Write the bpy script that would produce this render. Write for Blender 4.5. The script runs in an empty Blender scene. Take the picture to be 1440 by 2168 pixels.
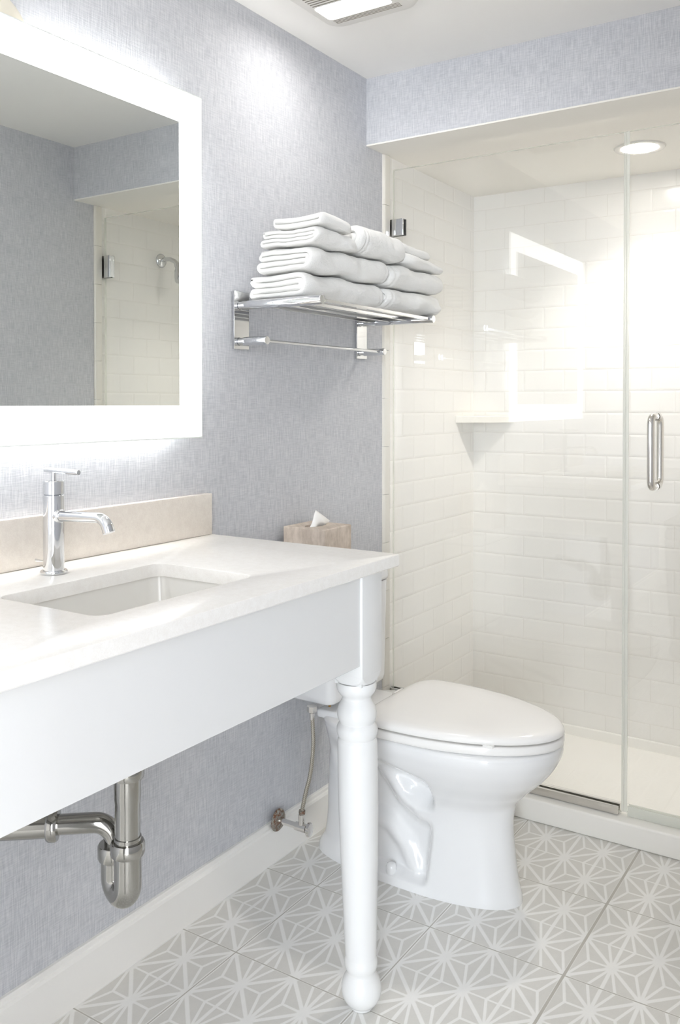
import bpy, bmesh, math, random
from mathutils import Vector, Matrix, noise
random.seed(7)
sc = bpy.context.scene
COL = sc.collection
PI = math.pi

# ------------------------------------------------------------------ camera, light, exposure
cam = bpy.data.cameras.new('camera')
cam.sensor_fit = 'HORIZONTAL'
cam.sensor_width = 36.0
cam.lens = 36.0 * 1863.3 / 1440.0
cam.shift_y = -0.1429
cam.clip_start = 0.02
cam_o = bpy.data.objects.new('camera', cam)
COL.objects.link(cam_o)
cam_o.location = (1.40, 0.0, 1.20)
cam_o.rotation_euler = (math.radians(90 - 0.7526), 0, math.radians(32.97))
sc.camera = cam_o

world = bpy.data.worlds.new('world')
sc.world = world
world.use_nodes = True
WORLD_COL = (0.93, 0.96, 1.0, 1)
WORLD_STR = 3.3
bg = world.node_tree.nodes['Background']
bg.inputs[0].default_value = WORLD_COL
bg.inputs[1].default_value = WORLD_STR

def area_light(name, loc, target, sx, sy, power, col):
    l = bpy.data.lights.new(name, 'AREA')
    l.shape = 'RECTANGLE'
    l.size, l.size_y = sx, sy
    l.energy = power
    l.color = col
    o = bpy.data.objects.new(name, l)
    COL.objects.link(o)
    o.location = loc
    o.rotation_euler = (Vector(target) - Vector(loc)).to_track_quat('-Z', 'Y').to_euler()
    return o
# daylight reaching the room through the open doorway the camera stands in
area_light('doorway_daylight', (2.8, -4.0, 1.55), (0.6, 1.6, 0.6), 1.6, 1.9, 225.0, (0.85, 0.925, 1.0))

MIRROR_STR = 2.4
HALO_STR = 23.0
FAN_STR = 24.0
DOWN_STR = 28.0
DOWN_SPOT = 20.0

vs = sc.view_settings
vs.view_transform = 'Standard'
vs.look = 'None'
vs.exposure = 1.06
vs.gamma = 1.0
vs.use_curve_mapping = False
cy = sc.cycles
cy.use_denoising = True
cy.max_bounces = 10
cy.diffuse_bounces = 6
cy.glossy_bounces = 6
cy.transparent_max_bounces = 16
cy.caustics_reflective = False
cy.caustics_refractive = False
cy.sample_clamp_indirect = 6.0

# ------------------------------------------------------------------ materials
def srgb(r, g, b):
    def f(c):
        c /= 255.0
        return c / 12.92 if c <= 0.04045 else ((c + 0.055) / 1.055) ** 2.4
    return (f(r), f(g), f(b), 1.0)

class NT:
    """small helper for building node trees"""
    def __init__(self, name):
        self.m = bpy.data.materials.new(name)
        self.m.use_nodes = True
        self.t = self.m.node_tree
        self.t.nodes.clear()
        self.out = self.t.nodes.new('ShaderNodeOutputMaterial')
    def n(self, typ, **kw):
        nd = self.t.nodes.new(typ)
        for k, v in kw.items():
            setattr(nd, k, v)
        return nd
    def put(self, sock, v):
        if isinstance(v, bpy.types.NodeSocket):
            self.t.links.new(v, sock)
        elif v is not None:
            sock.default_value = v
    def math(self, op, a, b=None, c=None, clamp=False):
        nd = self.n('ShaderNodeMath', operation=op, use_clamp=clamp)
        self.put(nd.inputs[0], a); self.put(nd.inputs[1], b)
        if c is not None: self.put(nd.inputs[2], c)
        return nd.outputs[0]
    def mix(self, f, a, b):
        nd = self.n('ShaderNodeMix', data_type='RGBA')
        self.put(nd.inputs[0], f); self.put(nd.inputs[6], a); self.put(nd.inputs[7], b)
        return nd.outputs[2]
    def smooth(self, v, a, b, lo=0.0, hi=1.0):
        nd = self.n('ShaderNodeMapRange', interpolation_type='SMOOTHSTEP')
        self.put(nd.inputs[0], v)
        for i, q in enumerate((a, b, lo, hi)): nd.inputs[i + 1].default_value = q
        return nd.outputs[0]
    def pos(self):
        g = self.n('ShaderNodeNewGeometry')
        s = self.n('ShaderNodeSeparateXYZ')
        self.t.links.new(g.outputs['Position'], s.inputs[0])
        return s.outputs
    def comb(self, x, y, z=0.0):
        nd = self.n('ShaderNodeCombineXYZ')
        self.put(nd.inputs[0], x); self.put(nd.inputs[1], y); self.put(nd.inputs[2], z)
        return nd.outputs[0]
    def noise(self, vec, scale, detail=2.0, rough=0.5, dims='3D'):
        nd = self.n('ShaderNodeTexNoise', noise_dimensions=dims)
        self.put(nd.inputs['Vector'], vec)
        nd.inputs['Scale'].default_value = scale
        nd.inputs['Detail'].default_value = detail
        nd.inputs['Roughness'].default_value = rough
        return nd.outputs[0]
    def bump(self, h, strength, dist):
        nd = self.n('ShaderNodeBump')
        nd.inputs['Strength'].default_value = strength
        nd.inputs['Distance'].default_value = dist
        self.put(nd.inputs['Height'], h)
        return nd.outputs[0]
    def bsdf(self, col, rough=0.5, metal=0.0, normal=None, spec=0.5, sheen=0.0, coat=0.0, sub=0.0):
        nd = self.n('ShaderNodeBsdfPrincipled')
        self.put(nd.inputs['Base Color'], col)
        self.put(nd.inputs['Roughness'], rough)
        nd.inputs['Metallic'].default_value = metal
        nd.inputs['Specular IOR Level'].default_value = spec
        nd.inputs['Sheen Weight'].default_value = sheen
        nd.inputs['Coat Weight'].default_value = coat
        if normal is not None: self.put(nd.inputs['Normal'], normal)
        self.t.links.new(nd.outputs[0], self.out.inputs[0])
        return nd

def plain(name, col, rough=0.5, metal=0.0, spec=0.5, coat=0.0, var=0.0, vscale=30.0, bump=0.0, bscale=200.0, bdist=0.001):
    t = NT(name)
    c = col
    if var > 0:
        g = t.n('ShaderNodeTexCoord').outputs['Object']
        f = t.noise(g, vscale, 4.0, 0.6)
        lo = tuple(max(0, q * (1 - var)) for q in col[:3]) + (1,)
        hi = tuple(min(1, q * (1 + var)) for q in col[:3]) + (1,)
        c = t.mix(t.smooth(f, 0.3, 0.7), lo, hi)
    nrm = None
    if bump > 0:
        g = t.n('ShaderNodeTexCoord').outputs['Object']
        nrm = t.bump(t.noise(g, bscale, 3.0, 0.6), bump, bdist)
    t.bsdf(c, rough, metal, nrm, spec, 0.0, coat)
    return t.m

def emitter(name, col, strength):
    t = NT(name)
    e = t.n('ShaderNodeEmission')
    e.inputs[0].default_value = col
    e.inputs[1].default_value = strength
    t.t.links.new(e.outputs[0], t.out.inputs[0])
    return t.m

def wallpaper():
    t = NT('linen_wallpaper')
    x, y, z = t.pos()
    h = t.math('ADD', x, y)
    warp = t.noise(t.comb(h, z), 14.0, 2.0, 0.5, '2D')
    hv = t.math('ADD', t.math('MULTIPLY', h, 420.0), t.math('MULTIPLY', warp, 1.5))
    zh = t.math('ADD', t.math('MULTIPLY', z, 420.0), t.math('MULTIPLY', warp, 1.5))
    vert = t.noise(t.comb(hv, t.math('MULTIPLY', z, 22.0)), 1.0, 2.0, 0.65, '2D')
    hori = t.noise(t.comb(t.math('MULTIPLY', h, 26.0), zh), 1.0, 2.0, 0.65, '2D')
    blot = t.noise(t.comb(h, z), 9.0, 3.0, 0.6, '2D')
    v1 = t.smooth(vert, 0.30, 0.72)
    h1 = t.smooth(hori, 0.28, 0.72)
    f = t.math('ADD', t.math('MULTIPLY', v1, 0.5), t.math('MULTIPLY', h1, 0.34))
    f = t.math('ADD', f, t.math('MULTIPLY', blot, 0.2), None, True)
    col = t.mix(f, srgb(183, 185, 191), srgb(221, 221, 224))
    b = t.bump(t.math('ADD', t.math('MULTIPLY', v1, 0.6), t.math('MULTIPLY', h1, 0.4)), 0.30, 0.0012)
    t.bsdf(col, 0.72, 0.0, b, 0.25)
    return t.m

def subway(name, axis, off, col=(240, 238, 234), grout=(226, 223, 217)):
    """3 x 6 inch pillowed subway tile, running bond; axis = horizontal world axis"""
    t = NT(name)
    p = t.pos()
    u = t.math('DIVIDE', t.math('SUBTRACT', p[axis], off), 0.1524)
    v = t.math('DIVIDE', t.math('SUBTRACT', p[2], 0.2525 - 0.0762 * 10), 0.0762)
    row = t.math('FLOOR', v)
    odd = t.math('MULTIPLY', t.math('MODULO', row, 2.0), 0.5)
    u = t.math('ADD', t.math('ADD', u, odd), 50.0)
    fu, fv = t.math('FRACT', u), t.math('FRACT', v)
    du = t.math('MULTIPLY', t.math('MINIMUM', fu, t.math('SUBTRACT', 1.0, fu)), 0.1524)
    dv = t.math('MULTIPLY', t.math('MINIMUM', fv, t.math('SUBTRACT', 1.0, fv)), 0.0762)
    d = t.math('MINIMUM', du, dv)
    hgt = t.math('ADD', t.smooth(d, 0.0004, 0.0022, 0, 0.45), t.smooth(d, 0.0015, 0.0085, 0, 0.55))
    wav = t.noise(t.comb(p[axis], p[2]), 16.0, 1.0, 0.4, '2D')
    hgt2 = t.math('ADD', hgt, t.math('MULTIPLY', wav, 0.25))
    c = t.mix(t.smooth(d, 0.0003, 0.0013), srgb(*grout), srgb(*col))
    rg = t.smooth(d, 0.0004, 0.0014, 0.7, 0.19)
    t.bsdf(c, rg, 0.0, t.bump(hgt2, 0.55, 0.0016), 0.5)
    return t.m

def floor_tile():
    """star pattern encaustic tile, 12 inch squares"""
    t = NT('star_floor_tile')
    x, y, z = t.pos()
    U = 0.0784
    a = t.math('ADD', t.math('DIVIDE', t.math('SUBTRACT', x, 0.7975), U), 80.0)
    b = t.math('ADD', t.math('DIVIDE', t.math('SUBTRACT', y, 2.1045), U), 80.0)
    def fold(s):   # distance-like fold to [0,1], 0 at even integers
        m = t.math('SUBTRACT', t.math('MODULO', t.math('ADD', s, 1.0), 2.0), 1.0)
        return t.math('ABSOLUTE', m)
    u, v = fold(a), fold(b)
    def seg(px, py, dx, dy, w0):   # line through p with direction d -> distance in m
        L = math.hypot(dx, dy)
        q = t.math('SUBTRACT', t.math('MULTIPLY', t.math('SUBTRACT', u, px), dy / L),
                   t.math('MULTIPLY', t.math('SUBTRACT', v, py), dx / L))
        return t.math('DIVIDE', t.math('MULTIPLY', t.math('ABSOLUTE', q), U), w0)
    k = 0.36
    ds = [seg(0, 0, 1, 1, 1.35),
          seg(0, 0, 0, 1, 1.2), seg(1, 0, 0, 1, 1.2),
          seg(0, 0, 1, 0, 0.75),
          seg(0, 0, k, 1, 0.95),
          seg(1, 1, k, 1, 0.95)]
    # the short spoke on v=1 from u=k to the star at (1,1)
    short = t.math('DIVIDE', t.math('MULTIPLY', t.math('SUBTRACT', 1.0, v), U), 0.95)
    short = t.math('ADD', short, t.math('MULTIPLY', t.math('LESS_THAN', u, k), 1.0))
    d = ds[0]
    for q in ds[1:] + [short]:
        d = t.math('MINIMUM', d, q)
    line = t.smooth(d, 0.0024, 0.0040, 1.0, 0.0)
    # solid little heart of each star
    r0 = t.math('SQRT', t.math('ADD', t.math('MULTIPLY', u, u), t.math('MULTIPLY', v, v)))
    u1, v1 = t.math('SUBTRACT', 1.0, u), t.math('SUBTRACT', 1.0, v)
    r1 = t.math('SQRT', t.math('ADD', t.math('MULTIPLY', u1, u1), t.math('MULTIPLY', v1, v1)))
    heart = t.smooth(t.math('MINIMUM', r0, r1), 0.13, 0.21, 1.0, 0.0)
    line = t.math('MAXIMUM', line, heart)
    # grout joints at the tile edges
    ga = t.math('ABSOLUTE', t.math('SUBTRACT', t.math('MODULO', t.math('ADD', a, 2.0), 4.0), 2.0))
    gb = t.math('ABSOLUTE', t.math('SUBTRACT', t.math('MODULO', t.math('ADD', b, 2.0), 4.0), 2.0))
    main = t.math('LESS_THAN', t.math('ABSOLUTE', t.math('SUBTRACT', x, 0.7975)), 0.1)
    wide = t.math('ADD', 0.0014, t.math('MULTIPLY', main, 0.0017))
    gx = t.math('LESS_THAN', t.math('MULTIPLY', ga, U), wide)
    gy = t.math('LESS_THAN', t.math('MULTIPLY', gb, U), 0.0016)
    gr = t.math('MAXIMUM', gx, gy)
    nz = t.noise(t.comb(x, y), 45.0, 4.0, 0.65, '2D')
    nz2 = t.noise(t.comb(x, y), 420.0, 2.0, 0.6, '2D')
    nn = t.math('ADD', t.math('MULTIPLY', nz, 0.6), t.math('MULTIPLY', nz2, 0.4))
    base = t.mix(nn, srgb(206, 204, 198), srgb(223, 221, 216))
    pale = t.mix(nn, srgb(232, 231, 228), srgb(244, 243, 240))
    c = t.mix(line, base, pale)
    c = t.mix(gr, c, srgb(184, 180, 172))
    hgt = t.math('SUBTRACT', 1.0, gr)
    t.bsdf(c, t.smooth(nn, 0.3, 0.7, 0.36, 0.5), 0.0, t.bump(hgt, 0.35, 0.0012), 0.4)
    return t.m

def quartz(name, a, b):
    t = NT(name)
    g = t.n('ShaderNodeNewGeometry').outputs['Position']
    f = t.noise(g, 70.0, 5.0, 0.7)
    f2 = t.noise(g, 500.0, 2.0, 0.6)
    c = t.mix(t.smooth(t.math('ADD', t.math('MULTIPLY', f, 0.6), t.math('MULTIPLY', f2, 0.4)), 0.36, 0.64), srgb(*a), srgb(*b))
    t.bsdf(c, 0.27, 0.0, None, 0.4)
    return t.m

def terry(name, col):
    t = NT(name)
    g = t.n('ShaderNodeNewGeometry').outputs['Position']
    f = t.noise(g, 520.0, 3.0, 0.7)
    f2 = t.noise(g, 90.0, 3.0, 0.6)
    h = t.math('ADD', t.math('MULTIPLY', f, 0.7), t.math('MULTIPLY', f2, 0.5))
    c = t.mix(t.smooth(f, 0.25, 0.75), tuple(q * 0.93 for q in col[:3]) + (1,), col)
    t.bsdf(c, 0.95, 0.0, t.bump(h, 0.75, 0.003), 0.1, 0.25)
    return t.m

def thin_glass():
    t = NT('clear_glass')
    g = t.n('ShaderNodeNewGeometry')
    dt = t.n('ShaderNodeVectorMath', operation='DOT_PRODUCT')
    t.t.links.new(g.outputs['Incoming'], dt.inputs[0])
    t.t.links.new(g.outputs['True Normal'], dt.inputs[1])
    c = t.math('ABSOLUTE', dt.outputs['Value'])
    p = t.math('POWER', t.math('SUBTRACT', 1.0, c), 5.0)
    f = t.math('ADD', 0.052, t.math('MULTIPLY', p, 0.948), None, True)
    tr = t.n('ShaderNodeBsdfTransparent'); tr.inputs[0].default_value = (0.992, 0.995, 0.993, 1)
    gl = t.n('ShaderNodeBsdfGlossy'); gl.inputs['Roughness'].default_value = 0.0
    mx = t.n('ShaderNodeMixShader')
    t.put(mx.inputs[0], f)
    t.t.links.new(tr.outputs[0], mx.inputs[1]); t.t.links.new(gl.outputs[0], mx.inputs[2])
    t.t.links.new(mx.outputs[0], t.out.inputs[0])
    return t.m

def clear_vinyl(name, col, fac):
    t = NT(name)
    tr = t.n('ShaderNodeBsdfTransparent'); tr.inputs[0].default_value = (0.97, 0.98, 0.96, 1)
    pb = t.n('ShaderNodeBsdfPrincipled')
    pb.inputs['Base Color'].default_value = col
    pb.inputs['Roughness'].default_value = 0.15
    mx = t.n('ShaderNodeMixShader'); mx.inputs[0].default_value = fac
    t.t.links.new(tr.outputs[0], mx.inputs[1]); t.t.links.new(pb.outputs[0], mx.inputs[2])
    t.t.links.new(mx.outputs[0], t.out.inputs[0])
    return t.m

def wood_grey():
    t = NT('limed_wood')
    x, y, z = t.pos()
    f = t.noise(t.comb(t.math('ADD', x, y), t.math('MULTIPLY', z, 0.25)), 90.0, 4.0, 0.65)
    f2 = t.noise(t.comb(x, y, z), 26.0, 3.0, 0.6)
    c = t.mix(t.smooth(t.math('ADD', t.math('MULTIPLY', f, 0.5), t.math('MULTIPLY', f2, 0.5)), 0.35, 0.65),
              srgb(186, 172, 158), srgb(216, 203, 190))
    t.bsdf(c, 0.6, 0.0, t.bump(f, 0.2, 0.001), 0.3)
    return t.m

def rusty():
    t = NT('rusted_chrome')
    g = t.n('ShaderNodeNewGeometry').outputs['Position']
    f = t.smooth(t.noise(g, 130.0, 4.0, 0.7), 0.42, 0.62)
    c = t.mix(f, srgb(168, 166, 158), srgb(112, 70, 44))
    nd = t.bsdf(c, t.math('ADD', 0.25, t.math('MULTIPLY', f, 0.5)), 0.0)
    t.put(nd.inputs['Metallic'], t.math('SUBTRACT', 1.0, f))
    return t.m

def braided():
    t = NT('braided_steel')
    g = t.n('ShaderNodeTexCoord').outputs['Object']
    w = t.n('ShaderNodeTexWave', wave_type='BANDS', bands_direction='DIAGONAL')
    t.put(w.inputs['Vector'], g)
    w.inputs['Scale'].default_value = 120.0
    w.inputs['Distortion'].default_value = 1.0
    c = t.mix(w.outputs['Fac'], srgb(120, 114, 104), srgb(204, 198, 186))
    t.bsdf(c, 0.38, 0.75, t.bump(w.outputs['Fac'], 0.5, 0.0008))
    return t.m

M = dict(
    wallpaper=wallpaper(),
    tile_side=subway('white_subway_tile_side', 1, 2.6135),
    tile_back=subway('white_subway_tile_back', 0, 0.735),
    floor=floor_tile(),
    ceiling=plain('ceiling_paint', srgb(243, 241, 237), 0.85, spec=0.2),
    soffit=plain('soffit_paint', srgb(243, 240, 233), 0.8, spec=0.2),
    trim=plain('white_trim_paint', srgb(243, 241, 237), 0.4),
    bullnose=plain('bullnose_tile', srgb(234, 230, 221), 0.14),
    vanity=plain('vanity_paint', srgb(226, 226, 225), 0.26, bump=0.04, bscale=60.0),
    counter=quartz('white_quartz', (235, 232, 227), (241, 239, 235)),
    splash=quartz('cream_quartz', (221, 213, 204), (230, 223, 214)),
    basin=plain('basin_glaze', srgb(228, 226, 221), 0.08),
    porcelain=plain('porcelain', srgb(231, 231, 231), 0.06, coat=0.3),
    seat=plain('seat_plastic', srgb(236, 234, 231), 0.14),
    chrome=plain('chrome', (0.72, 0.73, 0.745, 1), 0.045, 1.0),
    trap=plain('dull_chrome', (0.40, 0.39, 0.365, 1), 0.10, 1.0, bump=0.05, bscale=50.0),
    nickel=plain('brushed_nickel', (0.76, 0.74, 0.71, 1), 0.16, 1.0),
    brass=plain('brass', srgb(186, 140, 66), 0.3, 1.0),
    rust=rusty(), braid=braided(),
    towel=terry('terry_cotton', srgb(244, 243, 240)),
    hem=plain('woven_hem', srgb(240, 238, 234), 0.85, spec=0.15, bump=0.5, bscale=700.0),
    tissue=plain('tissue_paper', srgb(248, 247, 245), 0.9, spec=0.1),
    wood=wood_grey(),
    glass=thin_glass(),
    glass_edge=clear_vinyl('glass_edge', srgb(226, 229, 218), 0.55),
    vinyl=clear_vinyl('clear_vinyl', srgb(246, 246, 242), 0.42),
    mirror=plain('mirror_silver', (0.79, 0.815, 0.80, 1), 0.0, 1.0),
    mirror_rim=plain('mirror_edge', srgb(232, 236, 233), 0.2),
    dark=plain('dark_slot', srgb(58, 55, 50), 0.7),
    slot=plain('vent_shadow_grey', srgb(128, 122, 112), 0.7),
    gasket=plain('dark_gasket', srgb(48, 46, 43), 0.6),
    fan=plain('fan_plastic', srgb(224, 221, 215), 0.45),
    plate=plain('ivory_plastic', srgb(238, 232, 216), 0.35),
    pan=plain('shower_pan_acrylic', srgb(245, 243, 238), 0.22),
    shelf=plain('corner_shelf_glaze', srgb(240, 237, 230), 0.15),
    frost=emitter('lit_frosted_glass', (1.0, 0.995, 0.985, 1), MIRROR_STR),
    led=emitter('mirror_led', (1.0, 0.995, 0.985, 1), HALO_STR),
    fan_lens=emitter('fan_lens', (1.0, 0.975, 0.94, 1), FAN_STR),
    down_lens=emitter('downlight_lens', (1.0, 0.955, 0.89, 1), DOWN_STR),
)

# ------------------------------------------------------------------ mesh helpers
class MB:
    """collects vertices and faces of one mesh, in world coordinates"""
    def __init__(self):
        self.v = []; self.f = []; self.mi = []
    def add(self, verts, faces, mi=0):
        o = len(self.v)
        self.v += [Vector(p) for p in verts]
        self.f += [tuple(i + o for i in fc) for fc in faces]
        self.mi += [mi] * len(faces)
        return self
    def box(self, x0, x1, y0, y1, z0, z1, bev=0.0, seg=2, mi=0):
        bm = bmesh.new()
        bmesh.ops.create_cube(bm, size=1.0)
        for v in bm.verts:
            v.co = Vector(((x0 + x1) / 2 + v.co.x * (x1 - x0), (y0 + y1) / 2 + v.co.y * (y1 - y0), (z0 + z1) / 2 + v.co.z * (z1 - z0)))
        if bev > 0:
            bmesh.ops.bevel(bm, geom=bm.edges[:], offset=bev, segments=seg, profile=0.5, affect='EDGES')
        bm.verts.index_update()
        self.add([v.co.copy() for v in bm.verts], [[v.index for v in f.verts] for f in bm.faces], mi)
        bm.free()
        return self
    def loft(self, rings, cap0=True, cap1=True, closed=False, mi=0):
        n = len(rings[0]); k = len(rings)
        verts = [p for r in rings for p in r]
        faces = []
        for i in range(k if closed else k - 1):
            a, b = i * n, ((i + 1) % k) * n
            for j in range(n):
                j2 = (j + 1) % n
                faces.append((a + j, a + j2, b + j2, b + j))
        if not closed:
            if cap0: faces.append(tuple(reversed(range(n))))
            if cap1: faces.append(tuple((k - 1) * n + j for j in range(n)))
        return self.add(verts, faces, mi)
    def lathe(self, prof, origin, axis=(0, 0, 1), seg=40, mi=0):
        """prof = [(radius, distance along axis)]"""
        q = Vector((0, 0, 1)).rotation_difference(Vector(axis).normalized())
        o = Vector(origin)
        rings = []
        for r, h in prof:
            r = max(r, 1e-5)
            rings.append([o + q @ Vector((r * math.cos(2 * PI * j / seg), r * math.sin(2 * PI * j / seg), h)) for j in range(seg)])
        return self.loft(rings, mi=mi)
    def tube(self, pts, rad, seg=20, mi=0):
        pts = [Vector(p) for p in pts]
        rads = rad if isinstance(rad, (list, tuple)) else [rad] * len(pts)
        tan = []
        for i in range(len(pts)):
            a = pts[max(0, i - 1)]; b = pts[min(len(pts) - 1, i + 1)]
            tan.append((b - a).normalized())
        up = Vector((0, 0, 1)) if abs(tan[0].z) < 0.9 else Vector((1, 0, 0))
        nrm = tan[0].cross(up).normalized()
        rings = []
        for i, p in enumerate(pts):
            if i > 0:
                nrm = (tan[i - 1].rotation_difference(tan[i]) @ nrm)
                nrm = (nrm - tan[i] * nrm.dot(tan[i])).normalized()
            bi = tan[i].cross(nrm)
            rings.append([p + rads[i] * (nrm * math.cos(2 * PI * j / seg) + bi * math.sin(2 * PI * j / seg)) for j in range(seg)])
        return self.loft(rings, mi=mi)
    def build(self, name, mats, parent=None, smooth=None, fix=True):
        off = Vector((0, 0, 0))
        q = parent
        while q is not None:
            off += q.location; q = q.parent
        me = bpy.data.meshes.new(name)
        me.from_pydata([p - off for p in self.v], [], self.f)
        for m in (mats if isinstance(mats, (list, tuple)) else [mats]):
            me.materials.append(m)
        me.polygons.foreach_set('material_index', self.mi)
        if fix:
            bm = bmesh.new(); bm.from_mesh(me)
            bmesh.ops.recalc_face_normals(bm, faces=bm.faces[:])
            bm.to_mesh(me); bm.free()
        if smooth is not None:
            me.polygons.foreach_set('use_smooth', [True] * len(me.polygons))
            if smooth < 180:
                me.set_sharp_from_angle(angle=math.radians(smooth))
        me.update()
        o = bpy.data.objects.new(name, me)
        COL.objects.link(o)
        if parent: o.parent = parent
        return o

def thing(name, label, cat, loc, group=None):
    o = bpy.data.objects.new(name, None)
    o.empty_display_size = 0.05
    COL.objects.link(o)
    o.location = loc
    return tag(o, label, cat, group)
def tag(o, label, cat, group=None, kind=None):
    o['label'] = label; o['category'] = cat
    if group: o['group'] = group
    if kind: o['kind'] = kind
    return o
def struct(o, label=None, cat=None):
    o['kind'] = 'structure'
    if label: o['label'] = label; o['category'] = cat
    return o
def arc(c, r, a0, a1, n, ax=(1, 0, 0), ay=(0, 0, 1)):
    c, ax, ay = Vector(c), Vector(ax), Vector(ay)
    return [c + r * (ax * math.cos(a0 + (a1 - a0) * i / n) + ay * math.sin(a0 + (a1 - a0) * i / n)) for i in range(n + 1)]
def rrect(x0, x1, y0, y1, r, z, n=8):
    pts = []
    for cx, cy_, a in ((x1 - r, y1 - r, 0), (x0 + r, y1 - r, PI / 2), (x0 + r, y0 + r, PI), (x1 - r, y0 + r, 1.5 * PI)):
        for i in range(n + 1):
            t = a + PI / 2 * i / n
            pts.append(Vector((cx + r * math.cos(t), cy_ + r * math.sin(t), z)))
    return pts

# ------------------------------------------------------------------ room shell
ROOM_R, CEIL, SOFF, HEAD, JAMB, BACK, NEAR = 1.383, 2.189, 1.984, 2.307, 2.405, 3.095, -1.15
T = 0.12
struct(MB().box(-T, 1.55, NEAR - T, BACK + T, -0.10, 0.0).build('floor', M['floor']), 'grey patterned floor tile with pale star motif', 'floor')
struct(MB().box(-T, ROOM_R + T, NEAR - T, HEAD, CEIL, CEIL + 0.1).build('ceiling', M['ceiling']), 'plain white ceiling above the vanity', 'ceiling')
struct(MB().box(-T, 0, NEAR - T, JAMB, 0, CEIL + 0.1).build('wall_left', M['wallpaper']), 'pale grey linen wallpaper behind the vanity', 'wall')
struct(MB().box(0, ROOM_R, NEAR - T, NEAR, 0, CEIL).build('wall_front', M['ceiling']), 'unseen near end wall, made white to bounce light', 'wall')  # out of view; white chosen to bounce more light into the room
DOOR_Y0, DOOR_Y1, DOOR_H = -0.72, 0.1375, 2.04
w = MB()
w.box(ROOM_R, ROOM_R + T, DOOR_Y1, JAMB, 0, CEIL)
w.box(ROOM_R, ROOM_R + T, NEAR - T, DOOR_Y0, 0, CEIL)
w.box(ROOM_R, ROOM_R + T, DOOR_Y0, DOOR_Y1, DOOR_H, CEIL)
struct(w.build('wall_right', M['wallpaper']), 'grey linen wallpaper facing the mirror', 'wall')
c = MB()
c.box(ROOM_R - 0.012, ROOM_R - 0.0005, DOOR_Y1 + 0.002, DOOR_Y1 + 0.07, 0.0, DOOR_H + 0.065, 0.002)
c.box(ROOM_R - 0.012, ROOM_R - 0.0005, DOOR_Y0 - 0.07, DOOR_Y0 - 0.002, 0.0, DOOR_H + 0.065, 0.002)
c.box(ROOM_R - 0.012, ROOM_R - 0.0005, DOOR_Y0 - 0.002, DOOR_Y1 + 0.002, DOOR_H + 0.002, DOOR_H + 0.065, 0.002)
struct(c.build('trim_1', M['trim']), 'white casing around the open doorway', 'door casing')
# header over the shower and its soffit
h = MB()
h.box(-T, ROOM_R + T, HEAD, BACK + T, SOFF + 0.004, CEIL + 0.1)
struct(h.build('wall_header', M['wallpaper']), 'wallpapered header above the shower opening', 'wall')
s_ = MB()
s_.box(0.0, ROOM_R, HEAD - 0.0005, BACK, SOFF, SOFF + 0.0045)
struct(s_.build('ceiling_shower', M['soffit']), 'cream painted soffit over the shower', 'ceiling')
struct(MB().box(-T, 0.0, JAMB, BACK + T, 0.0, SOFF + 0.004).build('wall_shower_left', M['tile_side']), 'white subway tile on the left of the shower', 'wall')
struct(MB().box(ROOM_R, ROOM_R + T, JAMB, BACK + T, 0.0, SOFF + 0.004).build('wall_shower_right', M['tile_side']), 'white subway tile holding the shower head', 'wall')
struct(MB().box(0.0, ROOM_R, BACK, BACK + T, 0.0, SOFF + 0.004).build('wall_shower_back', M['tile_back']), 'white subway tile at the back of the shower', 'wall')
# bullnose trims at the mouth of the shower
for nm, xa, sgn in (('trim_2', 0.0, 1), ('trim_3', ROOM_R, -1)):
    b = MB()
    z = 0.064
    edges = [z] + [0.1487 + 0.1524 * k for k in range(0, 13) if 0.1487 + 0.1524 * k < SOFF - 0.01] + [SOFF - 0.001]
    for za, zb in zip(edges[:-1], edges[1:]):
        prof = [(0.0, JAMB - 0.003), (0.004, JAMB - 0.003), (0.0075, JAMB + 0.001), (0.0085, JAMB + 0.006), (0.0085, JAMB + 0.032), (0.0, JAMB + 0.034)]
        r0 = [Vector((xa + sgn * p[0], p[1], za + 0.0006)) for p in prof]
        r1 = [Vector((xa + sgn * p[0], p[1], zb - 0.0006)) for p in prof]
        b.loft([r0, r1])
    struct(b.build(nm, M['bullnose']), 'white bullnose tile edging by the shower %s' % ('left' if sgn > 0 else 'right'), 'trim')
# curb and pan
cb = MB()
cb.box(0.0, ROOM_R, JAMB, 2.535, 0.0, 0.064, 0.006, 3)
struct(cb.build('trim_4', M['pan'], smooth=40), 'white shower curb in front of the glass', 'curb')
p = MB()
p.box(0.0, ROOM_R, 2.53, BACK, 0.0005, 0.012)
p.box(0.0, ROOM_R, BACK - 0.012, BACK, 0.0, 0.047, 0.004)
p.box(0.0, 0.012, 2.535, BACK, 0.0, 0.047, 0.004)
p.box(ROOM_R - 0.012, ROOM_R, 2.535, BACK, 0.0, 0.047, 0.004)
struct(p.build('floor_shower', M['pan']), 'cream shower pan behind the glass', 'shower floor')
# baseboards
def baseboard(name, x, y0, y1, sgn):
    prof = [(0, 0), (0.015, 0), (0.015, 0.088), (0.0125, 0.093), (0.009, 0.095), (0.009, 0.1035), (0.007, 0.1055), (0, 0.1055)]
    m_ = MB()
    m_.loft([[Vector((x + sgn * a, y0, b + 0.0003)) for a, b in prof], [Vector((x + sgn * a, y1, b + 0.0003)) for a, b in prof]])
    return struct(m_.build(name, M['trim']), 'white baseboard along the %s wall' % name.split('_')[1], 'baseboard')
baseboard('baseboard_left', 0.0, NEAR, JAMB, 1)
baseboard('baseboard_right', ROOM_R, DOOR_Y1 + 0.072, JAMB, -1)

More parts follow.
